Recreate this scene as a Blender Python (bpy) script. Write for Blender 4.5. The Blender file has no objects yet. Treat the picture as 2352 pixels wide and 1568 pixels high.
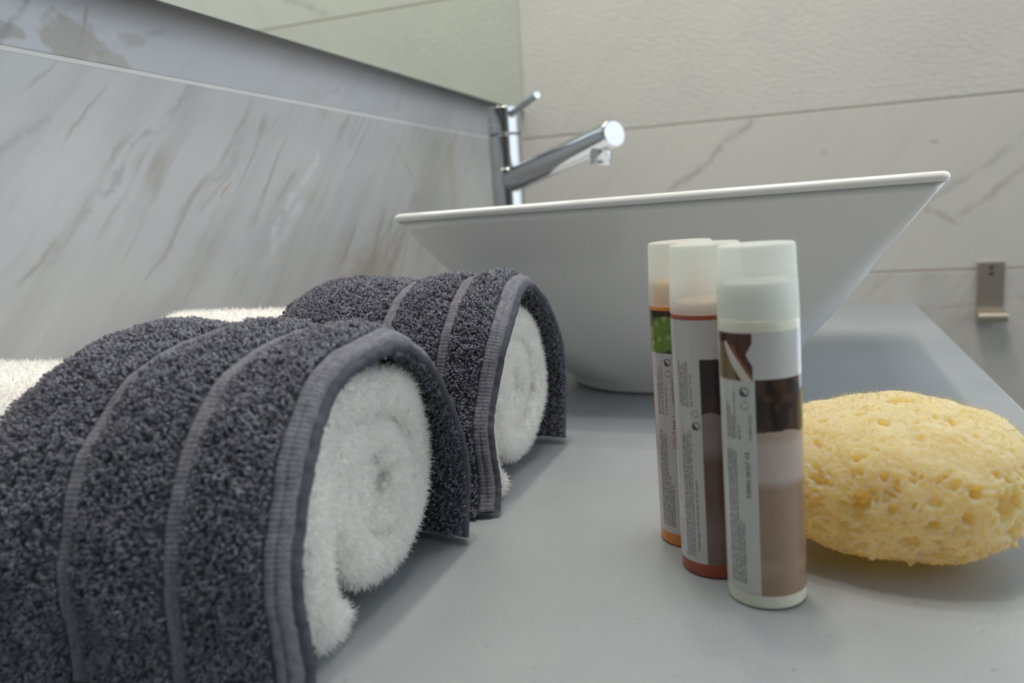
import bpy, bmesh, math
import numpy as np
from mathutils import Matrix, Vector

# ------------------------------------------------------------------ camera, world, lights, exposure
S = 0.001                                   # everything below is written in millimetres
scene = bpy.context.scene
COL = scene.collection
F_PX, YAW, PITCH, ROLL, CAM_H = 1806.77, 0.3615154, -0.1595050, -0.0616213, 150.0
_f = Vector((math.cos(PITCH) * math.cos(YAW), math.cos(PITCH) * math.sin(YAW), math.sin(PITCH)))
_r = _f.cross(Vector((0, 0, 1))).normalized()
_u = _r.cross(_f)
_r2 = math.cos(ROLL) * _r + math.sin(ROLL) * _u
_u2 = _r2.cross(_f)
cam_data = bpy.data.cameras.new('camera')
cam_data.sensor_width = 36.0
cam_data.lens = 36.0 * F_PX / 2352.0
cam_data.clip_start = 0.01
cam_data.dof.use_dof = True
cam_data.dof.focus_distance = 0.400
cam_data.dof.aperture_fstop = 8.0
cam = bpy.data.objects.new('camera', cam_data)
cam.matrix_world = Matrix(((_r2.x, _u2.x, -_f.x, 0), (_r2.y, _u2.y, -_f.y, 0), (_r2.z, _u2.z, -_f.z, CAM_H * S), (0, 0, 0, 1)))
COL.objects.link(cam)
scene.camera = cam

world = bpy.data.worlds.new('world')
scene.world = world
world.use_nodes = True
world.node_tree.nodes['Background'].inputs[0].default_value = (0.75, 0.87, 1.0, 1)
world.node_tree.nodes['Background'].inputs[1].default_value = 1.0


def area_light(name, loc, target, size, size_y, power, color, shape='RECTANGLE', spread=180):
    d = bpy.data.lights.new(name, 'AREA')
    d.shape = shape
    d.size = size
    if shape in ('RECTANGLE', 'ELLIPSE'):
        d.size_y = size_y
    d.energy = power
    d.color = color
    d.spread = math.radians(spread)
    o = bpy.data.objects.new(name, d)
    o.location = loc
    v = Vector(target) - Vector(loc)
    o.rotation_euler = v.to_track_quat('-Z', 'Y').to_euler()
    COL.objects.link(o)
    return o


# daylight entering by the tall window in the end wall right of the hook, and the lamps in the ceiling; the wide window opposite the mirror is an added fill light
area_light('window_daylight', (1.262, -0.795, 0.50), (0.0, -0.795, 0.50), 0.90, 1.50, 7.2, (0.74, 0.86, 1.0))
area_light('added_window_fill', (0.30, -1.372, 0.65), (0.30, 0.0, 0.65), 1.70, 1.60, 9.2, (0.90, 0.95, 1.0))
area_light('ceiling_lamp', (0.45, 0.0, 1.60), (0.45, 0.0, 0.0), 0.60, 0.40, 9.6, (1.0, 0.955, 0.90))
for _x in (0.28, 0.62, 0.96):
    area_light('ceiling_downlight', (_x, 0.18, 1.62), (_x, 0.18, 0), 0.07, 0.07, 1.5, (1.0, 0.90, 0.78), 'DISK', 120)

scene.view_settings.view_transform = 'Standard'
scene.view_settings.look = 'None'
scene.view_settings.exposure = 0.0
scene.view_settings.gamma = 1.0
scene.view_settings.use_curve_mapping = False
scene.cycles.use_denoising = True
scene.cycles.use_adaptive_sampling = True
scene.cycles.adaptive_threshold = 0.05
scene.cycles.max_bounces = 7
scene.cycles.diffuse_bounces = 5
scene.cycles.transparent_max_bounces = 8

rng = np.random.default_rng(7)


# ------------------------------------------------------------------ helpers
def link(o, parent=None):
    COL.objects.link(o)
    if parent is not None:
        o.parent = parent
    return o


def tag(o, label=None, cat=None, group=None, kind=None):
    if label: o['label'] = label
    if cat: o['category'] = cat
    if group: o['group'] = group
    if kind: o['kind'] = kind
    return o


def empty(name, loc=(0, 0, 0), rot=(0, 0, 0)):
    o = bpy.data.objects.new(name, None)
    o.empty_display_size = 0.01
    o.location = Vector(loc) * S
    o.rotation_euler = rot
    return link(o)


def mesh_np(name, verts, faces, mat, parent=None, smooth=True, scale=True):
    """verts (n,3) in mm, faces (m,k) int array or list of lists"""
    me = bpy.data.meshes.new(name)
    v = np.asarray(verts, dtype=np.float32)
    if scale: v = v * S
    if isinstance(faces, np.ndarray):
        k = faces.shape[1]
        me.vertices.add(len(v)); me.vertices.foreach_set('co', v.ravel())
        me.loops.add(faces.size); me.loops.foreach_set('vertex_index', faces.astype(np.int32).ravel())
        me.polygons.add(len(faces))
        me.polygons.foreach_set('loop_start', np.arange(0, faces.size, k, dtype=np.int32))
        me.update(calc_edges=True)
        me.validate()
    else:
        me.from_pydata(v.tolist(), [], faces)
    if smooth:
        me.polygons.foreach_set('use_smooth', np.ones(len(me.polygons), dtype=bool))
    for m in (mat if isinstance(mat, (list, tuple)) else [mat]):
        me.materials.append(m)
    me.update()
    return link(bpy.data.objects.new(name, me), parent)


def box(name, lo, hi, mat, parent=None, bevel=0.0, seg=2, loc=None):
    bm = bmesh.new()
    bmesh.ops.create_cube(bm, size=1.0)
    lo, hi = np.array(lo, float), np.array(hi, float)
    c, d = (lo + hi) / 2, hi - lo
    for v in bm.verts:
        v.co = Vector((c[0] + v.co.x * d[0], c[1] + v.co.y * d[1], c[2] + v.co.z * d[2])) * S
    if bevel > 0:
        bmesh.ops.bevel(bm, geom=bm.edges[:], offset=bevel * S, segments=seg, profile=0.5, affect='EDGES')
    me = bpy.data.meshes.new(name)
    bm.to_mesh(me); bm.free()
    me.materials.append(mat)
    return link(bpy.data.objects.new(name, me), parent)


def grid_faces(nu, nv, close_u=False, close_v=False, off=0):
    """quads of a grid of vertices indexed u*nv+v"""
    iu = np.arange(nu if close_u else nu - 1)
    iv = np.arange(nv if close_v else nv - 1)
    U, V = np.meshgrid(iu, iv, indexing='ij')
    U2, V2 = (U + 1) % nu, (V + 1) % nv
    return np.stack([U * nv + V, U2 * nv + V, U2 * nv + V2, U * nv + V2], -1).reshape(-1, 4) + off


def lathe(name, prof, mat, parent=None, seg=64, axis_pts=None, smooth=True):
    """prof: (r, z) list; optional frame (origin, axis) in mm"""
    prof = np.array(prof, float)
    t = np.linspace(0, 2 * np.pi, seg, endpoint=False)
    x = prof[:, 0][None] * np.cos(t)[:, None]
    y = prof[:, 0][None] * np.sin(t)[:, None]
    z = np.repeat(prof[:, 1][None], seg, 0)
    v = np.stack([x, y, z], -1).reshape(-1, 3)
    if axis_pts is not None:
        o, a = np.array(axis_pts[0], float), np.array(axis_pts[1], float)
        a = a / np.linalg.norm(a)
        h = np.array([0, 0, 1.0]) if abs(a[2]) < 0.9 else np.array([1.0, 0, 0])
        e1 = np.cross(h, a); e1 /= np.linalg.norm(e1)
        e2 = np.cross(a, e1)
        v = o + v[:, :1] * e1 + v[:, 1:2] * e2 + v[:, 2:] * a
    return mesh_np(name, v, grid_faces(seg, len(prof), close_u=True), mat, parent, smooth)


def round_prof(pts, r=1.0, n=4):
    """rounds the corners of an open (r,z) profile"""
    pts = [np.array(p, float) for p in pts]
    out = [pts[0]]
    for a, b, c in zip(pts[:-2], pts[1:-1], pts[2:]):
        d1, d2 = a - b, c - b
        l1, l2 = np.linalg.norm(d1), np.linalg.norm(d2)
        k = min(r, l1 * .45, l2 * .45)
        p, q = b + d1 / l1 * k, b + d2 / l2 * k
        for i in range(n + 1):
            s = i / n
            out.append((1 - s) ** 2 * p + 2 * s * (1 - s) * b + s * s * q)
    out.append(pts[-1])
    return np.array(out)


_tab = np.random.default_rng(3).random(4096)


def vnoise(p, freq=1.0, seed=0):
    """smooth value noise on an (n,3) array, -1..1"""
    q = np.asarray(p, float) * freq + 1000.0
    i = np.floor(q).astype(np.int64); f = q - i
    f = f * f * (3 - 2 * f)
    def h(a, b, c): return _tab[(a * 1619 + b * 3163 + c * 6971 + seed * 101) % 4096]
    r = 0
    for dx in (0, 1):
        for dy in (0, 1):
            for dz in (0, 1):
                w = (f[:, 0] if dx else 1 - f[:, 0]) * (f[:, 1] if dy else 1 - f[:, 1]) * (f[:, 2] if dz else 1 - f[:, 2])
                r = r + w * h(i[:, 0] + dx, i[:, 1] + dy, i[:, 2] + dz)
    return r * 2 - 1


# ------------------------------------------------------------------ materials
def new_mat(name):
    m = bpy.data.materials.new(name)
    m.use_nodes = True
    nt = m.node_tree
    return m, nt, nt.nodes['Principled BSDF']


def rgba(c): return (c[0], c[1], c[2], 1.0)


def simple(name, col, rough=0.5, metal=0.0, **kw):
    m, nt, b = new_mat(name)
    b.inputs['Base Color'].default_value = rgba(col)
    b.inputs['Roughness'].default_value = rough
    b.inputs['Metallic'].default_value = metal
    for k, v in kw.items():
        b.inputs[k.replace('_', ' ')].default_value = v
    return m


class G:
    """tiny node-graph builder"""
    def __init__(s, nt): s.nt = nt; s.N = nt.nodes; s.L = nt.links
    def put(s, v, sock):
        if hasattr(v, 'is_output'): s.L.new(v, sock)
        else: sock.default_value = v
    def math(s, op, a, b=None, clamp=False):
        n = s.N.new('ShaderNodeMath'); n.operation = op; n.use_clamp = clamp
        s.put(a, n.inputs[0])
        if b is not None: s.put(b, n.inputs[1])
        return n.outputs[0]
    def pos(s): return s.N.new('ShaderNodeNewGeometry').outputs['Position']
    def sep(s, v):
        n = s.N.new('ShaderNodeSeparateXYZ'); s.L.new(v, n.inputs[0]); return n.outputs
    def comb(s, x, y, z):
        n = s.N.new('ShaderNodeCombineXYZ')
        for v, i in zip((x, y, z), n.inputs): s.put(v, i)
        return n.outputs[0]
    def noise(s, vec, scale, detail=4, rough=.55, dist=0.0):
        n = s.N.new('ShaderNodeTexNoise')
        s.L.new(vec, n.inputs['Vector'])
        n.inputs['Scale'].default_value = scale; n.inputs['Detail'].default_value = detail
        n.inputs['Roughness'].default_value = rough; n.inputs['Distortion'].default_value = dist
        return n.outputs['Fac']
    def ramp(s, v, lo, hi):
        n = s.N.new('ShaderNodeMapRange'); n.interpolation_type = 'SMOOTHSTEP'
        s.put(v, n.inputs[0]); s.put(lo, n.inputs[1]); s.put(hi, n.inputs[2])
        return n.outputs[0]
    def mix(s, fac, a, b):
        n = s.N.new('ShaderNodeMix'); n.data_type = 'RGBA'
        s.put(fac, n.inputs[0])
        s.put(rgba(a) if isinstance(a, tuple) and len(a) == 3 else a, n.inputs[6])
        s.put(rgba(b) if isinstance(b, tuple) and len(b) == 3 else b, n.inputs[7])
        return n.outputs[2]
    def bump(s, h, strength, dist):
        n = s.N.new('ShaderNodeBump'); n.inputs['Strength'].default_value = strength
        n.inputs['Distance'].default_value = dist
        s.L.new(h, n.inputs['Height']); return n.outputs[0]


def marble(name, axes, base=(.66, .65, .63), veins=(), streak=None, patches=(), rough=.32, bump=None, cloud=.5):
    """axes: which world axes span the wall ('xz' or 'yz'), all lengths in mm.
    veins: (a, b, width, colour, strength); streak: (angle in degrees, strength, colour); patches: (centre, radius, colour, strength)"""
    m, nt, b = new_mat(name)
    g = G(nt)
    P = g.sep(g.pos())
    ix = 0 if axes[0] == 'x' else 1
    u = g.math('MULTIPLY', P[ix], 1000.0); v = g.math('MULTIPLY', P[2], 1000.0)
    vec = g.comb(u, v, 0.0)
    wob = g.math('SUBTRACT', g.noise(vec, 0.016, 5, .6), 0.5)
    wob2 = g.math('SUBTRACT', g.noise(vec, 0.07, 4, .6), 0.5)
    col = g.mix(g.math('MULTIPLY', g.ramp(g.noise(vec, 0.0075, 3), .35, .7), cloud), base,
                tuple(np.array(base) * np.array((.86, .88, .92))))
    if streak:
        ang, st, sc = streak
        ca, sa = math.cos(math.radians(ang)), math.sin(math.radians(ang))
        uu = g.math('ADD', g.math('ADD', g.math('MULTIPLY', u, ca), g.math('MULTIPLY', v, sa)), g.math('MULTIPLY', wob, 60.0))
        vv = g.math('ADD', g.math('SUBTRACT', g.math('MULTIPLY', v, ca), g.math('MULTIPLY', u, sa)), g.math('MULTIPLY', wob, 16.0))
        sv = g.comb(g.math('MULTIPLY', uu, .075), vv, 0.0)
        s1 = g.ramp(g.noise(sv, .045, 2.5, .5), .47, .74)
        s2 = g.ramp(g.noise(sv, .11, 2, .5), .52, .78)
        ridge = g.math('ABSOLUTE', g.math('SUBTRACT', g.noise(sv, .030, 2, .45), .5))
        s3 = g.ramp(ridge, .030, .0)
        s4 = g.ramp(g.noise(sv, .045, 3, .5), .46, .28)
        col = g.mix(g.math('MULTIPLY', s4, .55 * st), col, tuple(np.minimum(1, np.array(base) * 1.13)))
        col = g.mix(g.math('MULTIPLY', s1, st), col, sc)
        col = g.mix(g.math('MULTIPLY', s2, st * .5), col, tuple(np.array(sc) * .9))
        msk = g.ramp(g.noise(vec, .012, 2), .42, .62)
        col = g.mix(g.math('MULTIPLY', g.math('MULTIPLY', s3, msk), st * 1.1), col, tuple(np.array(sc) * np.array((.82, .76, .66))))
    for (c, rad, pc, st) in patches:
        du = g.math('DIVIDE', g.math('SUBTRACT', u, c[0]), rad[0]); dv = g.math('DIVIDE', g.math('SUBTRACT', v, c[1]), rad[1])
        d = g.math('SQRT', g.math('ADD', g.math('MULTIPLY', du, du), g.math('MULTIPLY', dv, dv)))
        d = g.math('ADD', d, g.math('ADD', g.math('MULTIPLY', wob, 1.3), g.math('MULTIPLY', wob2, 1.5)))
        k = g.math('MULTIPLY', g.ramp(d, 1.12, .72), st)
        spk = g.math('MULTIPLY', g.ramp(g.noise(vec, .55, 3), .45, .62), .28)
        pcol = g.mix(spk, pc, tuple(np.array(pc) * .55))
        col = g.mix(k, col, pcol)
    for (a, e, w, vc, st) in veins:
        a, e = np.array(a, float), np.array(e, float)
        L = np.linalg.norm(e - a); t = (e - a) / L
        al = g.math('ADD', g.math('MULTIPLY', g.math('SUBTRACT', u, a[0]), t[0]), g.math('MULTIPLY', g.math('SUBTRACT', v, a[1]), t[1]))
        ac = g.math('SUBTRACT', g.math('MULTIPLY', g.math('SUBTRACT', v, a[1]), t[0]), g.math('MULTIPLY', g.math('SUBTRACT', u, a[0]), t[1]))
        ac = g.math('ADD', ac, g.math('ADD', g.math('MULTIPLY', wob, L * .22), g.math('MULTIPLY', wob2, w * 1.6)))
        k = g.ramp(g.math('ABSOLUTE', ac), w, 0.0)
        ends = g.math('MULTIPLY', g.ramp(al, -L * .06, L * .12), g.ramp(al, L * 1.06, L * .88))
        vary = g.ramp(g.noise(vec, .05, 3), .3, .6)
        k = g.math('MULTIPLY', g.math('MULTIPLY', g.math('MULTIPLY', k, ends), vary), st)
        col = g.mix(k, col, vc)
    nt.links.new(col, b.inputs['Base Color'])
    b.inputs['Roughness'].default_value = rough
    if bump:
        h = g.noise(g.comb(g.math('MULTIPLY', u, .55), v, 0.0), bump[0], 4, .6)
        nt.links.new(g.bump(h, bump[1], bump[2]), b.inputs['Normal'])
    return m


M = {}
M['plaster'] = simple('white_plaster', (.70, .69, .66), .8)
M['ceiling'] = simple('ceiling_paint', (.74, .73, .70), .8)
M['floor'] = simple('floor_tile', (.30, .29, .27), .5)
M['dim_wall'] = simple('taupe_plaster', (.26, .25, .235), .8)
M['added_dark_panel'] = simple('dark_panel_finish', (.035, .03, .027), .45)
M['grout_light'] = simple('grout_light', (.74, .73, .70), .8)
M['grout_end'] = simple('grout_beige', (.52, .45, .38), .85)
M['left_low'] = marble('marble_streaked', 'xz', base=(.545, .538, .525), streak=(47, .52, (.40, .382, .355)),
    veins=[((344, 137), (502, 261), 4.5, (.36, .35, .335), .75), ((431, 133), (551, 231), 5, (.40, .385, .36), .6),
           ((488, 162), (549, 224), 4, (.38, .37, .355), .6), ((568, 138), (660, 222), 6, (.68, .68, .68), .8),
           ((554, 118), (625, 172), 7, (.66, .66, .66), .75), ((330, 200), (372, 226), 4, (.36, .35, .335), .7),
           ((513, 178), (528, 190), 2.2, (.42, .30, .20), .8), ((800, 250), (850, 195), 5, (.42, .40, .37), .6)],
    patches=[((735, 92), (62, 34), (.38, .31, .24), .42), ((960, 205), (14, 62), (.50, .42, .33), .40), ((690, 60), (60, 26), (.42, .35, .27), .35)], rough=.36)
M['left_up'] = marble('marble_clouded', 'xz', base=(.53, .535, .55), streak=(35, .22, (.43, .43, .44)),
    patches=[((393, 275), (27, 15), (.36, .32, .27), .72), ((345, 272), (18, 6), (.35, .31, .26), .75), ((424, 267), (16, 7), (.40, .36, .29), .6), ((444, 284), (14, 5), (.38, .35, .31), .5)],
    veins=[((340, 262), (372, 300), 3.2, (.25, .25, .25), .8), ((415, 272), (476, 296), 4, (.36, .36, .35), .6), ((395, 262), (410, 300), 2.5, (.33, .30, .28), .7)], rough=.36)
M['end_mid'] = marble('marble_plain', 'yz', base=(.58, .565, .525), cloud=.25, streak=(128, .10, (.46, .45, .43)),
    veins=[((190, 168), (60, 262), 8, (.36, .35, .33), .8), ((-136, 122), (-262, 208), 7, (.40, .39, .365), .7),
           ((-140, 128), (-190, 102), 7, (.42, .36, .28), .7), ((-180, 106), (-262, 172), 7, (.37, .35, .32), .7),
           ((-19, 208), (-29, 208), 4, (.36, .35, .33), .6), ((-152, 210), (-163, 210), 5, (.38, .37, .35), .7)], rough=.34)
M['end_low'] = marble('marble_low', 'yz', base=(.53, .515, .485), cloud=.4, streak=(120, .25, (.42, .40, .37)),
    veins=[((-70, 2), (-112, 42), 5, (.40, .37, .33), .6), ((-140, -12), (-275, 8), 4, (.38, .30, .25), .7)], rough=.34)
M['end_rough'] = marble('marble_bush_hammered', 'yz', base=(.565, .555, .515), cloud=.3, streak=(125, .10, (.47, .46, .44)), rough=.55, bump=(.20, .5, .0022))
M['end_up'] = marble('marble_upper', 'yz', base=(.60, .59, .55), cloud=.25, streak=(128, .15, (.46, .45, .43)),
    veins=[((70, 490), (-10, 530), 7, (.37, .37, .35), .7)], rough=.34)


def quartz():
    m, nt, b = new_mat('grey_quartz'); g = G(nt)
    n = nt.nodes.new('ShaderNodeTexCoord').outputs['Object']
    cl = g.noise(n, 9, 3)
    col = g.mix(g.ramp(cl, .3, .7), (.270, .292, .308), (.298, .318, .331))
    vo = nt.nodes.new('ShaderNodeTexVoronoi'); vo.inputs['Scale'].default_value = 240
    nt.links.new(n, vo.inputs['Vector'])
    dot = g.math('MULTIPLY', g.ramp(vo.outputs['Distance'], .24, .10), g.ramp(g.noise(n, 75, 2), .60, .68))
    col = g.mix(g.math('MULTIPLY', dot, .55), col, (.13, .13, .13))
    vo2 = nt.nodes.new('ShaderNodeTexVoronoi'); vo2.inputs['Scale'].default_value = 520
    nt.links.new(n, vo2.inputs['Vector'])
    col = g.mix(g.math('MULTIPLY', g.ramp(vo2.outputs['Distance'], .3, .1), .16), col, (.52, .52, .52))
    nt.links.new(col, b.inputs['Base Color'])
    b.inputs['Roughness'].default_value = .42
    return m


M['quartz'] = quartz()
M['porcelain'] = simple('porcelain', (.83, .83, .815), .07, Coat_Weight=.3, Coat_Roughness=.03)
M['chrome'] = simple('chrome', (.56, .575, .59), .06, 1.0)
M['chrome_dark'] = simple('seam_dark', (.05, .05, .05), .4, .6)
M['nickel'] = simple('brushed_nickel', (.50, .45, .38), .42, 1.0)
M['screw'] = simple('screw_steel', (.10, .095, .08), .4, 1.0)
M['mirror'] = simple('silvered_glass', (.80, .86, .80), .0, 1.0)
M['mirror_edge'] = simple('mirror_edge', (.03, .04, .035), .25)
M['backing'] = simple('mirror_backing', (.16, .16, .16), .7)
M['frame'] = simple('window_frame_white', (.7, .7, .7), .4)


def glass_pane():
    m, nt, b = new_mat('window_glass')
    t = nt.nodes.new('ShaderNodeBsdfTransparent'); gl = nt.nodes.new('ShaderNodeBsdfGlossy'); gl.inputs['Roughness'].default_value = .02
    mx = nt.nodes.new('ShaderNodeMixShader'); mx.inputs[0].default_value = .06
    nt.links.new(t.outputs[0], mx.inputs[1]); nt.links.new(gl.outputs[0], mx.inputs[2])
    nt.links.new(mx.outputs[0], nt.nodes['Material Output'].inputs[0])
    return m


M['glass'] = glass_pane()


def fibre(name, col, transl=.25, var=.12, rough=.9):
    m, nt, b = new_mat(name); g = G(nt)
    n = nt.nodes.new('ShaderNodeTexCoord').outputs['Object']
    c = g.mix(g.ramp(g.noise(n, 160, 3), .3, .7), tuple(np.array(col) * (1 - var)), tuple(np.minimum(.95, np.array(col) * (1 + var))))
    d = nt.nodes.new('ShaderNodeBsdfDiffuse'); t = nt.nodes.new('ShaderNodeBsdfTranslucent')
    nt.links.new(c, d.inputs[0]); nt.links.new(c, t.inputs[0])
    mx = nt.nodes.new('ShaderNodeMixShader'); mx.inputs[0].default_value = transl
    nt.links.new(d.outputs[0], mx.inputs[1]); nt.links.new(t.outputs[0], mx.inputs[2])
    nt.links.new(mx.outputs[0], nt.nodes['Material Output'].inputs[0])
    return m


M['grey_loop'] = fibre('grey_terry_loops', (.275, .275, .325), .30, .22)
M['grey_base'] = fibre('grey_terry_ground', (.095, .094, .112), .0, .15)
M['white_pile'] = fibre('white_terry_pile', (.975, .96, .925), .50, .01)
M['white_base'] = fibre('white_terry_ground', (.97, .945, .895), .0, .01)


def woven():
    m, nt, b = new_mat('grey_woven_band'); g = G(nt)
    n = nt.nodes.new('ShaderNodeTexCoord').outputs['Object']
    c = g.mix(g.ramp(g.noise(n, 420, 3), .35, .65), (.135, .135, .162), (.19, .19, .222))
    nt.links.new(c, b.inputs['Base Color'])
    b.inputs['Roughness'].default_value = .85
    nt.links.new(g.bump(g.noise(n, 900, 2), .5, .0006), b.inputs['Normal'])
    return m


M['band'] = woven()


def sponge_mat():
    m, nt, b = new_mat('sponge_foam'); g = G(nt)
    n = nt.nodes.new('ShaderNodeTexCoord').outputs['Object']
    c = g.mix(g.ramp(g.noise(n, 60, 3), .3, .7), (.82, .75, .45), (.85, .79, .53))
    nt.links.new(c, b.inputs['Base Color'])
    b.inputs['Roughness'].default_value = .9
    b.inputs['Subsurface Weight'].default_value = .9
    b.inputs['Subsurface Radius'].default_value = (1.0, .55, .17)
    b.inputs['Subsurface Scale'].default_value = .022
    vo = nt.nodes.new('ShaderNodeTexVoronoi'); vo.inputs['Scale'].default_value = 620
    nt.links.new(n, vo.inputs['Vector'])
    h = g.math('ADD', g.math('MULTIPLY', vo.outputs['Distance'], 1.0), g.noise(n, 900, 3))
    nt.links.new(g.bump(h, .5, .0010), b.inputs['Normal'])
    t = nt.nodes.new('ShaderNodeBsdfTranslucent'); t.inputs[0].default_value = (.97, .76, .33, 1)
    mx = nt.nodes.new('ShaderNodeMixShader'); mx.inputs[0].default_value = .42
    nt.links.new(b.outputs[0], mx.inputs[1]); nt.links.new(t.outputs[0], mx.inputs[2])
    nt.links.new(mx.outputs[0], nt.nodes['Material Output'].inputs[0])
    return m


M['sponge'] = sponge_mat()


def vcol(name, rough=.35):
    m, nt, b = new_mat(name)
    a = nt.nodes.new('ShaderNodeVertexColor'); a.layer_name = 'print'
    nt.links.new(a.outputs[0], b.inputs['Base Color'])
    b.inputs['Roughness'].default_value = rough
    b.inputs['Specular IOR Level'].default_value = .42
    return m


M['print'] = vcol('label_print', .09)
M['ink'] = simple('printed_ink', (.075, .07, .07), .5)
M['ink_red'] = simple('printed_ink_red', (.25, .05, .06), .5)
M['ink_pale'] = simple('printed_ink_pale', (.27, .26, .255), .5)


def cap_mat():
    m, nt, b = new_mat('frosted_cap')
    b.inputs['Base Color'].default_value = (.90, .92, .88, 1)
    b.inputs['Roughness'].default_value = .38
    t = nt.nodes.new('ShaderNodeBsdfTranslucent'); t.inputs[0].default_value = (.92, .94, .90, 1)
    tr = nt.nodes.new('ShaderNodeBsdfTransparent'); tr.inputs[0].default_value = (.93, .94, .91, 1)
    mx = nt.nodes.new('ShaderNodeMixShader'); mx.inputs[0].default_value = .42
    mx2 = nt.nodes.new('ShaderNodeMixShader'); mx2.inputs[0].default_value = .36
    nt.links.new(b.outputs[0], mx.inputs[1]); nt.links.new(t.outputs[0], mx.inputs[2])
    nt.links.new(mx.outputs[0], mx2.inputs[1]); nt.links.new(tr.outputs[0], mx2.inputs[2])
    nt.links.new(mx2.outputs[0], nt.nodes['Material Output'].inputs[0])
    return m


M['cap'] = cap_mat()


def lotion(name, col, sss=.4):
    return simple(name, col, .22, 0.0, Subsurface_Weight=sss, Subsurface_Radius=(1, .8, .5), Subsurface_Scale=.003)


M['cream'] = lotion('cream_plastic', (.74, .73, .60))
M['red'] = lotion('red_brown_plastic', (.36, .075, .04), .15)
M['orange'] = lotion('orange_plastic', (.72, .24, .045), .2)
M['pink_neck'] = lotion('peach_plastic', (.80, .55, .42))
M['pale_neck'] = lotion('white_plastic', (.80, .81, .78))
M['orange_neck'] = lotion('amber_plastic', (.85, .50, .12))

# ------------------------------------------------------------------ the room
XE, YW, YM, YF = 1175.0, 432.0, 401.0, -138.0      # end wall, mirror wall, mirror face, counter front edge
X0, Y0, ZF, ZC = -1300.0, -1300.0, -850.0, 1650.0
G_T = 1.6                                           # half joint width


def tiled_wall(name, axes, fixed, sign, span, rows, mats, grout, tile_w, phase):
    """wall = slab with grout colour; each tile a child standing 1.2 mm proud of the grout"""
    if axes == 'xz':
        lo, hi = (span[0], fixed + sign * 1.2, ZF), (span[1], fixed + sign * 120, ZC)
    else:
        lo, hi = (fixed + sign * 1.2, span[0], ZF), (fixed + sign * 120, span[1], ZC)
    w = box(name, np.minimum(lo, hi), np.maximum(lo, hi), grout)
    tag(w, kind='structure')
    cache = {}
    for (z0, z1), mt in zip(rows, mats):
        e = span[0] + phase - tile_w
        while e < span[1]:
            a, b_ = max(e, span[0]), min(e + tile_w, span[1])
            e += tile_w
            if b_ - a < 20: continue
            ga, gb = (0 if a == span[0] else G_T), (0 if b_ == span[1] else G_T)
            if axes == 'xz':
                box('tile', (a + ga, min(fixed, fixed + sign * 8), z0 + G_T), (b_ - gb, max(fixed, fixed + sign * 8), z1 - G_T), mt, w, .5, 1)
            else:
                box('tile', (min(fixed, fixed + sign * 8), a + ga, z0 + G_T), (max(fixed, fixed + sign * 8), b_ - gb, z1 - G_T), mt, w, .5, 1)
    return w


ROWS = [(42.6 + 220 * k, 42.6 + 220 * (k + 1)) for k in range(-4, 8)]
ROWS[-1] = (ROWS[-1][0], ZC)
mats_l = [M['left_low'] if r[1] < 270 else M['left_up'] for r in ROWS]
mats_e = [M['end_low'] if r[1] < 60 else M['end_mid'] if r[1] < 270 else M['end_rough'] if r[1] < 490 else M['end_up'] for r in ROWS]
WIN = (-1250.0, -340.0, -250.0, 1250.0)                # window opening in the end wall: y0, y1, z0, z1
wl = tiled_wall('wall_left', 'xz', YW, 1, (X0, XE), ROWS, mats_l, M['grout_light'], 1200.0, 1105.0)
we = tiled_wall('wall_end', 'yz', XE, 1, (WIN[1], YW + 120), ROWS, mats_e, M['grout_end'], 1200.0, 1200.0)

tag(box('floor', (X0 - 120, Y0 - 120, ZF - 50), (XE + 120, YW + 120, ZF), M['floor']), kind='structure')
tag(box('ceiling', (X0 - 120, Y0 - 120, ZC), (XE + 120, YW + 120, ZC + 50), M['ceiling']), kind='structure')
wf = tag(box('wall_front', (X0 - 120, Y0 - 120, ZF), (X0, YW + 120, ZC), M['dim_wall']), kind='structure')
# plastered rest of the end wall around the window opening, and the wall opposite the mirror
bm = bmesh.new()
for lo, hi in (((XE, Y0, ZF), (XE + 120, WIN[0], ZC)), ((XE, WIN[0], ZF), (XE + 120, WIN[1], WIN[2])), ((XE, WIN[0], WIN[3]), (XE + 120, WIN[1], ZC))):
    r = bmesh.ops.create_cube(bm, size=1)
    for v in r['verts']:
        v.co = Vector([((lo[i] + hi[i]) / 2 + v.co[i] * (hi[i] - lo[i])) * S for i in range(3)])
me = bpy.data.meshes.new('wall_end_plaster'); bm.to_mesh(me); bm.free(); me.materials.append(M['plaster'])
tag(link(bpy.data.objects.new('wall_end_plaster', me)), kind='structure')
W2 = (-550.0, 1150.0, -150.0, 1450.0)                    # x0, x1, z0, z1
bm = bmesh.new()
for lo, hi in (((X0, Y0 - 120, ZF), (W2[0], Y0, ZC)), ((W2[1], Y0 - 120, ZF), (XE + 120, Y0, ZC)),
               ((W2[0], Y0 - 120, ZF), (W2[1], Y0, W2[2])), ((W2[0], Y0 - 120, W2[3]), (W2[1], Y0, ZC))):
    r = bmesh.ops.create_cube(bm, size=1)
    for v in r['verts']:
        v.co = Vector([((lo[i] + hi[i]) / 2 + v.co[i] * (hi[i] - lo[i])) * S for i in range(3)])
me = bpy.data.meshes.new('wall_right'); bm.to_mesh(me); bm.free(); me.materials.append(M['plaster'])
tag(link(bpy.data.objects.new('wall_right', me)), kind='structure')
added_win = tag(box('added_window', (W2[0], Y0 - 54, W2[2]), (W2[1], Y0 - 50, W2[3]), M['glass']), kind='structure')  # unseen window added to brighten the left wall and the towel ends
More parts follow.
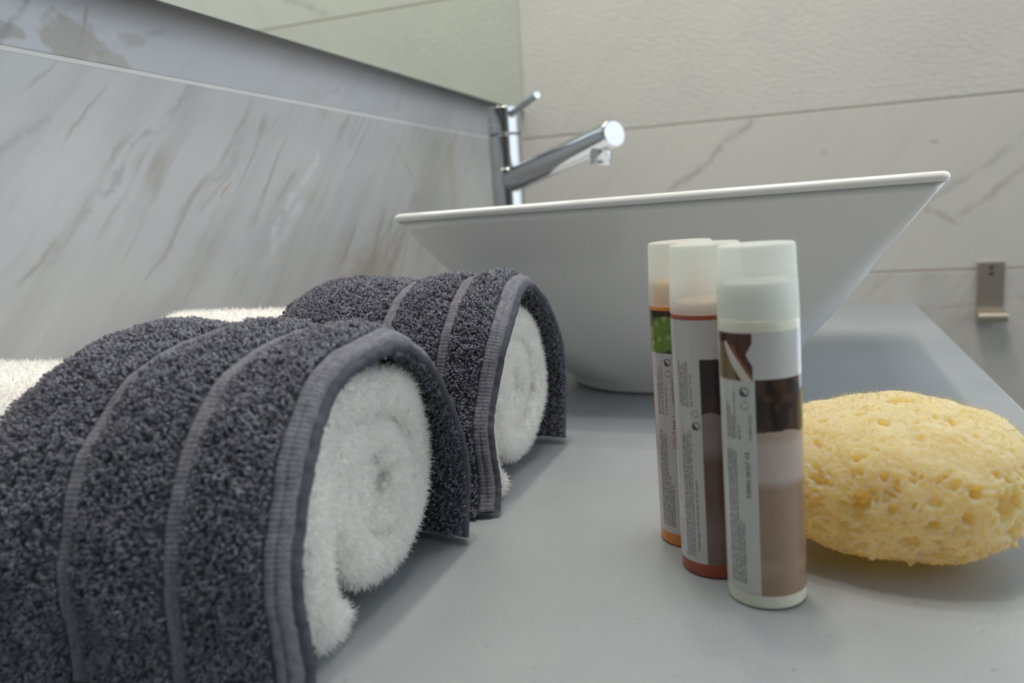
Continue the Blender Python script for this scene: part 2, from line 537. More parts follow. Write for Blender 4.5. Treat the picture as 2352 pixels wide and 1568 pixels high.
for lo, hi in (((W2[0], W2[2]), (W2[1], W2[2] + 50)), ((W2[0], W2[3] - 50), (W2[1], W2[3])), ((W2[0], W2[2] + 50), (W2[0] + 50, W2[3] - 50)),
               ((W2[1] - 50, W2[2] + 50), (W2[1], W2[3] - 50)), ((280, W2[2] + 50), (320, W2[3] - 50))):
    box('window_bar', (lo[0], Y0 - 70, lo[1]), (hi[0], Y0 - 30, hi[1]), M['frame'], added_win, 2)
win = tag(box('window_1', (XE + 60, WIN[0], WIN[2]), (XE + 64, WIN[1], WIN[3]), M['glass']), kind='structure')
for lo, hi in (((WIN[0], WIN[2]), (WIN[1], WIN[2] + 50)), ((WIN[0], WIN[3] - 50), (WIN[1], WIN[3])),
               ((WIN[0], WIN[2] + 50), (WIN[0] + 50, WIN[3] - 50)), ((WIN[1] - 50, WIN[2] + 50), (WIN[1], WIN[3] - 50)), ((-870, WIN[2] + 50), (-830, WIN[3] - 50))):
    box('window_bar', (XE + 40, lo[0], lo[1]), (XE + 84, hi[0], hi[1]), M['frame'], win, 2)
tag(box('added_dark_panel_1', (X0, -700, ZF), (X0 + 35, 150, 1150), M['added_dark_panel'], bevel=2), kind='structure')  # unseen dark panel added so the chrome tap mirrors a dark stripe

# ------------------------------------------------------------------ countertop and mirror
ct = box('countertop', (X0 + 350, YF, -40), (XE - 0.3, YW - 0.3, 0), M['quartz'], bevel=1.5)
tag(ct, 'speckled grey stone countertop running along both tiled walls', 'countertop')

mir = empty('wall_mirror', (300, YW, 304))
tag(mir, 'frameless wall mirror with greenish tint above the streaked marble tiles', 'mirror')
def mbox(name, lo, hi, mat, bevel=0):
    o = box(name, lo, hi, mat, None, bevel, 1)
    o.parent = mir
    o.matrix_parent_inverse = Matrix.Translation(-mir.location)
    return o
pane = mbox('pane', (-700, YM, 304), (XE - 1.0, YM + 5, 1300), M['mirror'])
pane.data.materials.append(M['mirror_edge'])
for p in pane.data.polygons:
    if p.normal.y > -0.5: p.material_index = 1
mbox('backing', (-640, YM + 5, 345), (XE - 45, YW, 1260), M['backing'])

# ------------------------------------------------------------------ basin
def rrect(hx, hy, r, n=14, m=18):
    """rounded rectangle, counter-clockwise, 4*(n+m) points"""
    pts = []
    for cx, cy, a0 in ((hx - r, -hy + r, -90), (hx - r, hy - r, 0), (-hx + r, hy - r, 90), (-hx + r, -hy + r, 180)):
        for i in range(n):
            a = math.radians(a0 + 90 * i / (n - 1)); pts.append((cx + r * math.cos(a), cy + r * math.sin(a)))
        ex = {(-90): (hx, None), 0: (None, hy), 90: (-hx, None), 180: (None, -hy)}[a0]
        if ex[0] is not None:
            y1, y2 = (-hy + r, hy - r) if a0 == -90 else (hy - r, -hy + r)
            for i in range(1, m + 1): pts.append((ex[0], y1 + (y2 - y1) * i / (m + 1)))
        else:
            x1, x2 = (hx - r, -hx + r) if a0 == 0 else (-hx + r, hx - r)
            for i in range(1, m + 1): pts.append((x1 + (x2 - x1) * i / (m + 1), ex[1]))
    return np.array(pts)


BC = np.array([700.0, 102.5])
HT, HALF, BASE = 160.0, 181.5, 86.0
basin = empty('vessel_basin', (BC[0], BC[1], 0))
tag(basin, 'white square porcelain vessel sink flaring out from a small rounded base', 'sink')
rings = []
def ring(h, r, z):
    p = rrect(h, h, r) + np.array([0, 9.0 * (1 - np.clip(z / HT, 0, 1))])
    zz = z - np.clip(z / HT, 0, 1) ** 2 * 4.5 * (p[:, 1] + HALF) / (2 * HALF)
    rings.append(np.column_stack([p, zz]))
ring(BASE - 12, 62, 0.0); ring(BASE - 5, 66, 0.4); ring(BASE - 1.0, 69, 3.0)
for t in np.linspace(0, 1, 26):
    z = 6 + t * (HT - 6 - 6.4)
    bulge = 5 * math.sin(math.pi * t) * (1 - t)
    h = BASE + (HALF - 2.0 - BASE) * t + bulge
    ring(h, 5 + 65 * (1 - t) ** 1.5, z)
for a in np.linspace(-70, 180, 12):                       # the rounded rim
    ring(HALF - 3.4 + 3.4 * math.cos(math.radians(a)), 5, HT - 3.4 + 3.4 * math.sin(math.radians(a)))
for t in np.linspace(0, 1, 20)[1:]:
    z = HT - 4 - t * (HT - 4 - 26); h = (HALF - 7) + (BASE - 14 - HALF + 7) * t + 12 * math.sin(math.pi * t) * (1 - t)
    ring(h, 5 + 57 * t ** .8, z)
ring(BASE - 30, 48, 21); ring(BASE - 55, 28, 19.5)
V = np.concatenate(rings); n_p = len(rings[0])
faces = grid_faces(len(rings), n_p, close_v=True)
bo = mesh_np('bowl', V, faces[:, ::-1].copy(), M['porcelain'], basin)
fl = mesh_np('bowl_floor', np.concatenate([rings[-1], [[0, 0, 19]]]), [[i, (i + 1) % n_p, n_p] for i in range(n_p)], M['porcelain'], basin)
lathe('drain', round_prof([(0.01, 22), (20, 22), (22, 21), (22, 18)], 1), M['chrome'], basin, 40)

# ------------------------------------------------------------------ faucet
FB = np.array([900.0, 333.0])
az = np.array([-0.656, -0.7548])
faucet = empty('faucet', (FB[0], FB[1], 0))
tag(faucet, 'tall chrome single-lever mixer tap standing behind the white basin', 'faucet')
lathe('base_flange', round_prof([(0.01, 0), (26, 0), (26, 5), (20, 6), (0.01, 6)], 1.2), M['chrome'], faucet)
lathe('column', round_prof([(0.01, 5), (19.7, 5), (19.7, 203), (18.9, 203.8), (18.9, 204.6), (19.7, 205.4), (19.7, 242), (0.01, 242)], .6), M['chrome'], faucet, 96)
lathe('seam_ring', [(0.01, 241.5), (18.6, 241.5), (18.6, 244), (0.01, 244)], M['chrome_dark'], faucet, 64)
lathe('lever_head', round_prof([(0.01, 243.5), (19.7, 243.5), (19.7, 274.5), (0.01, 274.5)], 1.5), M['chrome'], faucet, 96)
p0 = np.array([0, 0, 188.0]); p1 = np.array([az[0] * 214, az[1] * 214, 220.0])
ax = (p1 - p0) / np.linalg.norm(p1 - p0); Ls = np.linalg.norm(p1 - p0)
lathe('spout', round_prof([(0.01, 2), (14.6, 2), (13.2, Ls - .2), (0.01, Ls - .2)], 1.0), M['chrome'], faucet, 96, (p0, ax))
lathe('end_cap', round_prof([(0.01, Ls - .6), (13.2, Ls - .6), (13.4, Ls + 1.6), (11.6, Ls + 2.6), (0.01, Ls + 2.8)], .8), M['chrome'], faucet, 96, (p0, ax))
na = p0 + ax * (Ls - 19); dn = np.array([ax[0] * -.15, ax[1] * -.15, -1.0])
lathe('aerator', round_prof([(0.01, 4), (10.5, 4), (10.5, 19), (9.2, 19.6), (9.2, 21), (10.4, 21.4), (10.4, 24), (8.5, 24), (8.2, 22), (0.01, 22)], .5), M['chrome'], faucet, 64, (na, dn))
l0 = np.array([az[0] * 14, az[1] * 14, 263.5]); l1 = np.array([az[0] * 78, az[1] * 78, 278.0])
lx = l1 - l0; Ll = np.linalg.norm(lx)
lathe('lever', round_prof([(0.01, 0), (4.0, 0), (4.3, Ll - .5), (4.3, Ll), (0.01, Ll)], .7), M['chrome'], faucet, 40, (l0, lx))

# ------------------------------------------------------------------ wall hook
hook = empty('wall_hook', (XE, -226.5, 0))
tag(hook, 'brushed nickel towel hook on the marble wall beyond the counter', 'hook')
def sweep_plate(name, prof, y0, y1, mat, parent, bev=.6):
    """prof: closed (x,z) outline extruded along y"""
    n = len(prof); v = [(x, y, z) for y in (y0, y1) for x, z in prof]
    f = [list(range(n))[::-1], list(range(n, 2 * n))] + [[i, (i + 1) % n, n + (i + 1) % n, n + i] for i in range(n)]
    o = mesh_np(name, v, f, mat, parent, smooth=False)
    bm = bmesh.new(); bm.from_mesh(o.data)
    bmesh.ops.recalc_face_normals(bm, faces=bm.faces[:])
    bm.to_mesh(o.data); bm.free()
    md = o.modifiers.new('bevel', 'BEVEL'); md.width = bev * S; md.segments = 2; md.limit_method = 'ANGLE'; md.angle_limit = math.radians(50)
    return o
sweep_plate('plate', [(-.1, -18), (-4, -18), (-4, 52), (-.1, 52)], -16, 15.5, M['nickel'], hook)
lip = [(-.2, -22), (-10, -24)] + [(-20 - 6.5 * math.sin(a), -18 - 6.5 * math.cos(a)) for a in np.linspace(0, math.pi, 14)] + [(-14, -14), (-4, -12), (-.2, -12)]
sweep_plate('lip', lip, -17, 16.5, M['nickel'], hook)
for z in (45, 37):
    lathe('screw', round_prof([(0.01, 1.2), (2.0, 1.2), (2.6, .2), (2.6, 0)], .4), M['screw'], hook, 20, ((-4, 0, z), (-1, 0, 0)))

# ------------------------------------------------------------------ towels
def catmull(pts, n):
    P = np.array(pts, float)
    P = np.vstack([2 * P[0] - P[1], P, 2 * P[-1] - P[-2]])
    out = []
    for i in range(1, len(P) - 2):
        t = np.linspace(0, 1, 24, endpoint=False)[:, None]
        a, b, c, d = P[i - 1], P[i], P[i + 1], P[i + 2]
        out.append(.5 * ((2 * b) + (-a + c) * t + (2 * a - 5 * b + 4 * c - d) * t ** 2 + (-a + 3 * b - 3 * c + d) * t ** 3))
    out = np.vstack(out + [P[-2][None]])
    s = np.r_[0, np.cumsum(np.linalg.norm(np.diff(out, axis=0), axis=1))]
    u = np.linspace(0, s[-1], n)
    return np.column_stack([np.interp(u, s, out[:, k]) for k in range(2)]), s[-1]


def path_normals(p):
    t = np.gradient(p, axis=0); t /= np.linalg.norm(t, axis=1)[:, None]
    return np.column_stack([-t[:, 1], t[:, 0]])


def ribbons(base, dirs, side, length, width, bend, segs=2):
    """tapered bent blades; base (n,3), unit dirs and side vectors, bend (n,3) tip offset"""
    n = len(base); rows = []
    for i in range(segs + 1):
        t = i / segs
        c = base + dirs * (length * t)[:, None] + bend * (t * t)
        w = (width * (1 - .75 * t))[:, None] * .5
        rows += [c - side * w, c + side * w]
    V = np.stack(rows, 1).reshape(-1, 3)
    k = 2 * (segs + 1)
    F = np.array([[2 * i, 2 * i + 1, 2 * i + 3, 2 * i + 2] for i in range(segs)])
    return V, (np.arange(n)[:, None, None] * k + F[None]).reshape(-1, 4)


def white_roll(name, label, cx, cz, r0, pitch, turns, ya, yb, xs, th, density, seed):
    """rolled towel: a thick sheet swept along a spiral, ends puffed, covered in pile"""
    R = np.random.default_rng(seed)
    ph = np.radians(184) - np.linspace(0, turns, 64) * 2 * np.pi
    rd_ = r0 - pitch * np.linspace(0, turns, 64)
    spiral = np.column_stack([cx + xs * rd_ * np.cos(ph), cz + .93 * rd_ * np.sin(ph)])
    lobe = [(cx - xs * r0 + 17.5, 8.5), (cx - xs * r0 + 6.5, 9.5), (cx - xs * r0 + .5, 22)]
    path, _len = catmull(np.vstack([lobe, spiral]), 420)
    t = np.linspace(0, 1, 420)
    px, pz = path[:, 0].copy(), path[:, 1].copy()
    path += np.column_stack([vnoise(np.column_stack([px, pz, 0 * px]), .05, seed), vnoise(np.column_stack([px, pz, 0 * px]), .05, seed + 1)]) * 3.2
    nrm = path_normals(path)
    # profile in (normal, y): rounded slab
    k = 9
    prof = []
    rr = th * .5
    for a in np.linspace(0, 180, 13): prof.append((rr * math.cos(math.radians(a)), -rr * .55 * math.sin(math.radians(a))))
    ny = 30
    left = [(-rr, v) for v in np.linspace(0, 1, ny)[1:-1]]
    prof_a = [(n, ('a', y)) for n, y in prof] + [(n, ('m', v)) for n, v in left] + [(-n, ('b', -y)) for n, y in prof] + [(-n, ('m', 1 - v)) for n, v in left]
    np_ = len(prof_a)
    V = np.zeros((len(path), np_, 3))
    wave = 2.5 * vnoise(np.column_stack([t * 9, 0 * t, 0 * t + seed]), 1.0) + 5.0 * (t - .35)
    taper = np.clip(np.minimum(t, 1 - t) / .016, 0, 1) ** .5 * .97 + .03
    for j, (n, (kind, y)) in enumerate(prof_a):
        if kind == 'a': yy = ya + wave + rr + y
        elif kind == 'b': yy = yb + y - rr
        else: yy = (ya + wave + rr) * (1 - y) + (yb - rr) * y
        V[:, j, 0] = path[:, 0] + nrm[:, 0] * n * taper
        V[:, j, 1] = yy
        V[:, j, 2] = path[:, 1] + nrm[:, 1] * n * taper
    V[:, :, 2] = np.maximum(V[:, :, 2], .6)
    thing = empty(name, (cx, ya, 0))
    tag(thing, label, 'towel', 'rolled white bath towels under the grey towels')
    v = V.reshape(-1, 3)
    off = np.array([cx, ya, 0])
    faces = grid_faces(len(path), np_, close_v=True)
    caps0, caps1 = list(range(np_)), list(range((len(path) - 1) * np_, len(path) * np_))
    o = mesh_np('roll', v - off, faces, M['white_base'], thing)
    # pile
    q = v[faces]
    nr = np.cross(q[:, 2] - q[:, 0], q[:, 3] - q[:, 1]); ar = np.linalg.norm(nr, axis=1); nr = nr / np.maximum(ar, 1e-9)[:, None]
    c = q.mean(1)
    rim = c[:, 1] < ya + 11
    cen = np.array([cx, cz]); rd = np.hypot((c[:, 0] - cx) / xs, (c[:, 2] - cz) / .93)
    outer = rd > r0 - pitch * .5
    w = ar * .5 * np.where(rim, 1.0, np.where(outer, np.where(c[:, 1] < ya + 30, .7, .2), 0.0))
    # the sign of the normals: make them point away from the sheet's centre line
    ii = np.arange(len(faces)) // np_
    mid = np.column_stack([path[ii, 0], np.clip(c[:, 1], (ya + wave[ii] + rr), yb - rr), path[ii, 1]])
    sgn = np.sign(((c - mid) * nr).sum(1)); nr *= sgn[:, None]
    N = int(w.sum() * density)
    pick = R.choice(len(faces), N, p=w / w.sum())
    a, b = R.random((N, 1)), R.random((N, 1))
    Q = q[pick]
    base = (Q[:, 0] * (1 - a) + Q[:, 1] * a) * (1 - b) + (Q[:, 3] * (1 - a) + Q[:, 2] * a) * b
    d = nr[pick] + R.normal(0, .36, (N, 3)); d /= np.linalg.norm(d, axis=1)[:, None]
    sd = np.cross(d, R.normal(0, 1, (N, 3))); sd /= np.linalg.norm(sd, axis=1)[:, None]
    ln = R.uniform(1.2, 2.8, N)
    bend = R.normal(0, .9, (N, 3)) + np.array([0, 0, -.5])
    tipz = base[:, 2] + d[:, 2] * ln + bend[:, 2]
    keep = tipz > .25
    RV, RF = ribbons(base[keep], d[keep], sd[keep], ln[keep], R.uniform(.30, .62, keep.sum()), bend[keep])
    RV[:, 2] = np.maximum(RV[:, 2], .15)
    tag(mesh_np('pile', RV - off, RF, M['white_pile'], thing, smooth=True), kind='stuff')
    return thing


def grey_towel(name, label, ctrl, ya, yb, bands, th, flare, skew, seed, density=.85):
    """towel draped over a roll: thick cloth swept along an arch, with flat woven bands and loop pile"""
    R = np.random.default_rng(seed)
    NS = 360
    path, L = catmull(ctrl, NS)
    nrm = path_normals(path)
    mid = path.mean(0)
    if ((path - mid) * nrm).sum() < 0: nrm = -nrm
    thing = empty(name, (mid[0], ya, 0))
    tag(thing, label, 'towel', 'charcoal towels draped over white rolls')
    off = np.array([mid[0], ya, 0])
    edges = [ya] + [b for bd in bands for b in bd] + [yb]

    def surf(s, y):
        """outer surface point and normal for path fraction s (0..1) and depth y"""
        i = s * (NS - 1)
        k = np.arange(NS)
        x0, z0 = np.interp(i, k, path[:, 0]), np.interp(i, k, path[:, 1])
        n0, n1 = np.interp(i, k, nrm[:, 0]), np.interp(i, k, nrm[:, 1])
        puff = np.zeros_like(y)
        for a, b in zip(edges[1::2], edges[2::2] + [yb]):
            pass
        seg = [(bands[j][1], bands[j + 1][0]) for j in range(len(bands) - 1)] + [(bands[-1][1], yb + 6)]
        for a, b in seg:
            m = (y > a) & (y < b)
            u = np.clip((y - a) / (b - a), 0, 1)
            puff = np.where(m, 3.2 * (np.sin(np.pi * u) ** .55), puff)
        P = np.column_stack([x0, y, z0])
        lf = 2.6 * vnoise(P, .028, seed) + 1.0 * vnoise(P, .09, seed + 5)
        sag = -7.0 * np.clip((y - yb + 25) / 25, 0, 1) ** 2                  # the far edge turns down over the roll
        hem = -3.0 * np.clip((ya + 7 - y) / 7, 0, 1) ** 2
        o_ = puff + lf + sag + hem
        bot = np.clip(z0 / 25.0, 0, 1)
        fl = flare * (1 - bot) ** 2
        X = x0 + n0 * o_ - np.where(x0 < mid[0], fl, -.2 * fl) - skew * np.clip((mid[0] - x0) / 60, 0, 1) * (y - ya) / (yb - ya)
        Z = np.maximum(z0 + n1 * o_ * (.3 + .7 * bot), 1.2)
        # skew: the near edge is not perfectly square
        Y = y + 3.0 * vnoise(np.column_stack([s * 6, 0 * s, 0 * s]), 1.0, seed + 9) * np.clip((yb - y) / (yb - ya), 0, 1)
        return np.column_stack([X, Y, Z]), np.column_stack([n0, 0 * n0, n1])

    ny = 110
    ss, yy = np.meshgrid(np.linspace(0, 1, NS), np.linspace(ya, yb, ny), indexing='ij')
    P, Nn = surf(ss.ravel(), yy.ravel())
    fine = .6 * vnoise(P, .42, seed + 7) - .25
    outer = (P + Nn * fine[:, None]).reshape(NS, ny, 3)
    N3 = Nn.reshape(NS, ny, 3)
    thk = th * (.5 + .5 * np.clip((yy - ya) / 12, 0, 1))[:, :, None]
    inner = outer - N3 * thk
    inner[:, :, 2] = np.maximum(inner[:, :, 2], .3)
    mids = (outer + inner) / 2
    lip_n, lip_f = [], []
    for a in np.linspace(30, 150, 7):                         # rounded near and far edges
        ca, sa = math.cos(math.radians(a)), math.sin(math.radians(a))
        e = mids[:, 0] + N3[:, 0] * (th / 4 * ca); e[:, 1] -= th * .22 * sa; lip_n.append(e)
        e = mids[:, -1] + N3[:, -1] * (th / 2 * ca); e[:, 1] += th * .42 * sa; lip_f.append(e)
    loop = [outer[:, j] for j in range(ny)] + lip_f + [inner[:, j] for j in range(ny - 1, -1, -4)] + lip_n[::-1]
    V = np.stack(loop, 1); V[:, :, 2] = np.maximum(V[:, :, 2], .3)
    k = V.shape[1]
    F = grid_faces(NS, k, close_v=True)
    body = mesh_np('cloth', V.reshape(-1, 3) - off, F[:, ::-1].copy(), M['grey_base'], thing)
    # flat woven bands and the doubled hem, each a ribbed ribbon of its own
    for bi, (a, b) in enumerate(bands):
        nb = 17
        s2, y2 = np.meshgrid(np.linspace(0.004, .996, 520), np.linspace(a, b, nb), indexing='ij')
        Pb, Nb = surf(s2.ravel(), y2.ravel())
        u = (y2.ravel() - a) / (b - a)
        if bi == 0: rib = .9 * np.abs(np.sin(u * np.pi * 2)) ** .6 + .25
        else: rib = .55 * np.abs(np.sin(u * np.pi * 2)) ** .6 + .7
        cross = .16 * np.sin(s2.ravel() * L * 2 * np.pi / 1.9) + .30 * vnoise(Pb, .25, seed + 3)
        Pb = Pb + Nb * (rib + cross)[:, None]
        edge = (u < .02) | (u > .98)
        Pb = Pb - Nb * (np.where(edge, 1.8, 0))[:, None]
        o = mesh_np('hem' if bi == 0 else 'woven_band', Pb - off, grid_faces(520, nb), M['band'], thing)
    # terry loops
    area = L * (yb - ya)
    n = int(area * density)
    s_ = R.random(n); y_ = ya + R.random(n) * (yb - ya)
    keep = np.ones(n, bool)
    for a, b in bands: keep &= ~((y_ > a - .4) & (y_ < b + .4))
    # rows of loops: snap partly to weft rows, which gives the terry its fine ribs
    y_ = np.where(R.random(n) < .6, np.round(y_ / 1.5) * 1.5 + R.normal(0, .22, n), y_)
    s_, y_ = s_[keep], np.clip(y_[keep], ya, yb); n = len(s_)
    P, Nn = surf(s_, y_)
    # also loops on the inside of the near edge and the far edge lip
    m2 = int(L * th * density * 1.6)
    s3 = R.random(m2)
    Pf, Nf = surf(s3, np.full(m2, yb))
    Pf = Pf - Nf * (R.random(m2) * th)[:, None]; Pf[:, 1] += 3.2
    m3 = int(L * 24 * density * .8)
    s4 = R.random(m3); y4 = ya + R.random(m3) * 24
    Pi, Ni = surf(s4, y4); Pi = Pi - Ni * (th * (.5 + .5 * np.clip((y4 - ya) / 12, 0, 1)))[:, None]
    P = np.vstack([P, Pf, Pi]); Nn = np.vstack([Nn, Nf * .2 + np.array([0, 1, 0]), -Ni]); n = len(P)
    Nn /= np.linalg.norm(Nn, axis=1)[:, None]
    clump = vnoise(P, .42, seed + 7)                            # loops stand in little tufts
    P = P + Nn * (.75 * clump)[:, None]
    d = Nn + R.normal(0, .38, (n, 3)); d /= np.linalg.norm(d, axis=1)[:, None]
    rv = R.normal(0, 1, (n, 3)); sd = np.cross(d, rv); sd /= np.linalg.norm(sd, axis=1)[:, None]
    al = np.cross(sd, d)                                        # arch direction
    h = R.uniform(1.2, 2.4, n)[:, None]; w = R.uniform(.7, 1.25, n)[:, None]; wd = R.uniform(.5, .85, n)[:, None] * .5
    pts = [P - al * w * .5 - d * .3, P - al * w * .75 + d * h * .65, P + al * w * .45 + d * h, P + al * w * .8 - d * .2]
    rows = []
    for p in pts: rows += [p - sd * wd, p + sd * wd]
    LV = np.stack(rows, 1).reshape(-1, 3)
    LV[:, 2] = np.maximum(LV[:, 2], .1)
    FF = np.array([[2 * i, 2 * i + 1, 2 * i + 3, 2 * i + 2] for i in range(3)])
    LF = (np.arange(n)[:, None, None] * 8 + FF[None]).reshape(-1, 4)
    tag(mesh_np('loop_pile', LV - off, LF, M['grey_loop'], thing, smooth=True), kind='stuff')
    return thing


white_roll('rolled_towel', 'white rolled terry towel wrapped in the nearest charcoal towel', 262.5, 47.5, 46.0, 18.0, 2.3, 153, 396, 1.06, 18.6, 3.6, 11)
white_roll('rolled_towel', 'white rolled terry towel under the charcoal towel beside the basin', 419, 49, 47.5, 18.0, 2.35, 152, 408, 1.06, 18.0, 3.6, 12)
grey_towel('grey_towel', 'charcoal terry towel with woven bands draped over the nearest white roll',
           [(194, 3), (191, 25), (194, 52), (206, 80), (228, 101), (258, 109.5), (288, 101), (309, 82), (322, 54), (326, 28), (322, 3)],
           150, 280, [(150.2, 158), (187.5, 193.5), (226, 231.5)], 8.5, 5, 24, 21)
grey_towel('grey_towel', 'charcoal terry towel with woven bands draped over the roll next to the basin',
           [(349, 3), (352, 30), (357, 56), (370, 84), (392, 105), (420, 114), (450, 106), (473, 86), (488, 58), (490, 30), (480, 3)],
           149, 292, [(149.2, 156.5), (176, 182), (212, 218.5)], 8.5, 6, 6, 22)

# ------------------------------------------------------------------ bottles
LEAN = math.radians(1.15)
VIEW = math.atan2(14, 298.5)


def bottle(name, label, cx, cy, body, neck, neck_top, prints, inks, top=134.5):
    """prints: function (theta deg, z) -> rgb for the wrap-round label; theta 0 faces the viewer, positive to the right"""
    b = empty(name, (cx, cy, .15))
    ang = math.atan2(cy, cx)
    # local frame: +x away from the viewer, so that theta = 0 is -x; slight lean of the bottle to the left
    b.rotation_euler = (-LEAN, 0, ang)
    tag(b, label, 'bottle', 'toiletry bottles standing in a row')
    R = 14.5
    o = lathe('body', round_prof([(0.01, .8), (11.5, .8), (12, 0), (R, 0.3), (R, 107), (13.2, 108.2), (0.01, 108.2)], 1.4), body, b, 72)
    lathe('neck', round_prof([(0.01, 107), (12.0, 107), (12.0, neck_top - 1), (10.4, neck_top), (0.01, neck_top)], .8), neck, b, 48)
    c = lathe('cap', round_prof([(13.6, 107.4), (14.55, 107.4), (14.5, 110), (14.12, 121), (13.9, 121.3), (14.05, 121.8), (14.0, 123.6), (13.78, 123.9), (13.95, 124.4), (13.9, 126.2), (13.7, 126.5), (13.85, 127), (13.75, top - 2.0), (13.4, top - .3), (12.2, top), (0.01, top - .3)], 1.0, 5), M['cap'], b, 72)
    # label: thin sleeve with print
    th0, th1, z0, z1 = inks['span']
    nt_, nz = int((th1 - th0) / 360 * 2 * math.pi * R / .28), int((z1 - z0) / .28)
    T, Z = np.meshgrid(np.linspace(th0, th1, nt_), np.linspace(z0, z1, nz), indexing='ij')
    t, z = T.ravel(), Z.ravel()
    rl = R + .12
    def cyl(t, z, r):
        a = np.radians(t)
        return np.column_stack([-r * np.cos(a), -r * np.sin(a), z])
    lab = mesh_np('label', cyl(t, z, rl), grid_faces(nt_, nz), M['print'], b)
    col = prints(t, z, np.random.default_rng(5))
    at = lab.data.color_attributes.new('print', 'FLOAT_COLOR', 'POINT')
    at.data.foreach_set('color', np.column_stack([col, np.ones(len(col))]).astype(np.float32).ravel())
    # small printing that runs up the bottle: letters made of short strokes
    def strokes(name, quads, mat):
        Q = np.array(quads)                                   # (n,4): t0,t1,z0,z1 in degrees / mm
        tt = Q[:, [0, 1, 1, 0]]; zz = Q[:, [2, 2, 3, 3]]
        v = cyl(tt.ravel(), zz.ravel(), rl + .06)
        mesh_np(name, v, np.arange(len(v)).reshape(-1, 4), mat, lab, smooth=False)
    rg = np.random.default_rng(inks['seed'])
    mm = 180 / math.pi / R                                    # degrees per mm round the bottle
    GL = [[(0, .15, 0, 1), (.15, .85, 0, .25), (.15, .85, .75, 1), (.85, 1, 0, 1)],
          [(0, 1, 0, .25), (0, 1, .75, 1), (0, .18, 0, 1)], [(-.5, 1, .35, .65)],
          [(0, 1, 0, .25), (0, .18, 0, 1), (.45, .6, 0, 1), (.85, 1, 0, 1)], [(0, 1, 0, .25), (.8, 1, 0, 1), (0, 1, .75, 1)],
          [(0, .16, 0, 1), (.8, 1, 0, .9), (0, 1, .1, .35)], [(-.4, 1, .1, .35), (0, .16, .3, .9), (.84, 1, .3, .9), (.16, .84, .7, .9)]]
    def text(blocks, mat, nm):
        quads = []
        for (t0, n_lines, pitch, h, za, zb, rag) in blocks:
            for k in range(n_lines):
                tc = t0 + k * pitch * mm
                z = za + rg.uniform(0, .4); zend = zb - rg.uniform(0, rag)
                while z < zend:
                    wl_ = rg.integers(2, 9)
                    for _ in range(wl_):
                        lw = h * rg.uniform(.5, .78)
                        for (a, bb, c0, c1) in GL[rg.integers(len(GL))]:
                            quads.append((tc + a * h * mm, tc + bb * h * mm, z + c0 * lw, z + c1 * lw))
                        z += lw * 1.32
                        if z > zend: break
                    z += h * .5
        if quads: strokes(nm, quads, mat)
    text(inks['dark'], M['ink'], 'small_print')
    text(inks.get('pale', []), M['ink_pale'], 'pale_print')
    text(inks.get('red', []), M['ink_red'], 'red_print')
    # round recycling marks
    quads_d, quads_p = [], []
    for (t0, z0_, r, kind) in inks['marks']:
        for i in range(40):
            a = i / 40 * 2 * math.pi
            ct_, st_ = math.cos(a), math.sin(a)
            wdt = (.20 + .55 * max(0, math.cos(a - math.radians(225)))) * r if kind == 'dot' else .22 * r
            if kind != 'dot' and i % 13 < 3: continue
            rr = r - wdt / 2
            (quads_d if kind == 'dot' else quads_p).append((t0 + (rr * ct_ - wdt / 2) * mm, t0 + (rr * ct_ + wdt / 2) * mm, z0_ + rr * st_ - wdt / 2, z0_ + rr * st_ + wdt / 2))
    strokes('recycling_mark', quads_d, M['ink'])
    strokes('jar_mark', quads_p, M['ink_pale'])
    return b


def sm(x, a, b): 
    u = np.clip((x - a) / (b - a), 0, 1); return u * u * (3 - 2 * u)


def mixc(c, m, col): return c * (1 - m[:, None]) + np.array(col)[None] * m[:, None]


def print_front(t, z, r):
    c = np.tile(np.array([.55, .545, .52]), (len(t), 1))
    p3 = np.column_stack([t * .25, z, 0 * t])
    n1, n2 = vnoise(p3, .35, 1), vnoise(p3, .12, 2)
    left, right = t < -9, t >= -6.5
    # small picture at top left: brown with a curved pale slice
    pic = (left & (z > 86.5) & (z < 103.6)).astype(float)
    c = mixc(c, pic, (.085, .032, .022))
    tan = pic * (t < -40 + (z - 86) * -1.0 + 8) * (z < 100)
    c = mixc(c, tan, (.20, .14, .07))
    xm = -17 - (z - 86.5) * 2.9 + ((z - 86.5) ** 2) * .03
    sl = pic * (np.abs(t - xm) < 7.5 * np.clip((101 - z) / 8, 0, 1) ** .5) * (z < 100.5)
    c = mixc(c, sl, (.60, .57, .49))
    rust = pic * ((t - xm) > 7.5) * ((t - xm) < 13) * (z < 99)
    c = mixc(c, rust, (.23, .085, .03))
    notch = pic * (t > -18 + np.abs(z - 96) * 2.2)
    c = mixc(c, notch, (.55, .545, .52))
    # right panel: dark chocolate block, pale melt, tan
    edge = 66.5 + 1.6 * n2 + sm(t, -6, 50) * 1.5
    dark = (right & (z < 87) & (z > edge)).astype(float)
    c = mixc(c, dark, (.028, .018, .013))
    c = mixc(c, dark * sm(n1, .1, .8) * .8, (.085, .042, .022))
    melt = right * (z <= edge)
    c = mixc(c, melt * 1.0, (.46, .385, .335))
    c = mixc(c, melt * sm(z, 62, 66) * .5, (.33, .22, .16))
    tn = right * (1 - sm(z, 45.5, 51))
    c = mixc(c, tn, (.30, .205, .14))
    c = mixc(c, tn * sm(n2, .0, .7) * .6 * (1 - sm(z, 15, 40)), (.40, .29, .19))
    return c


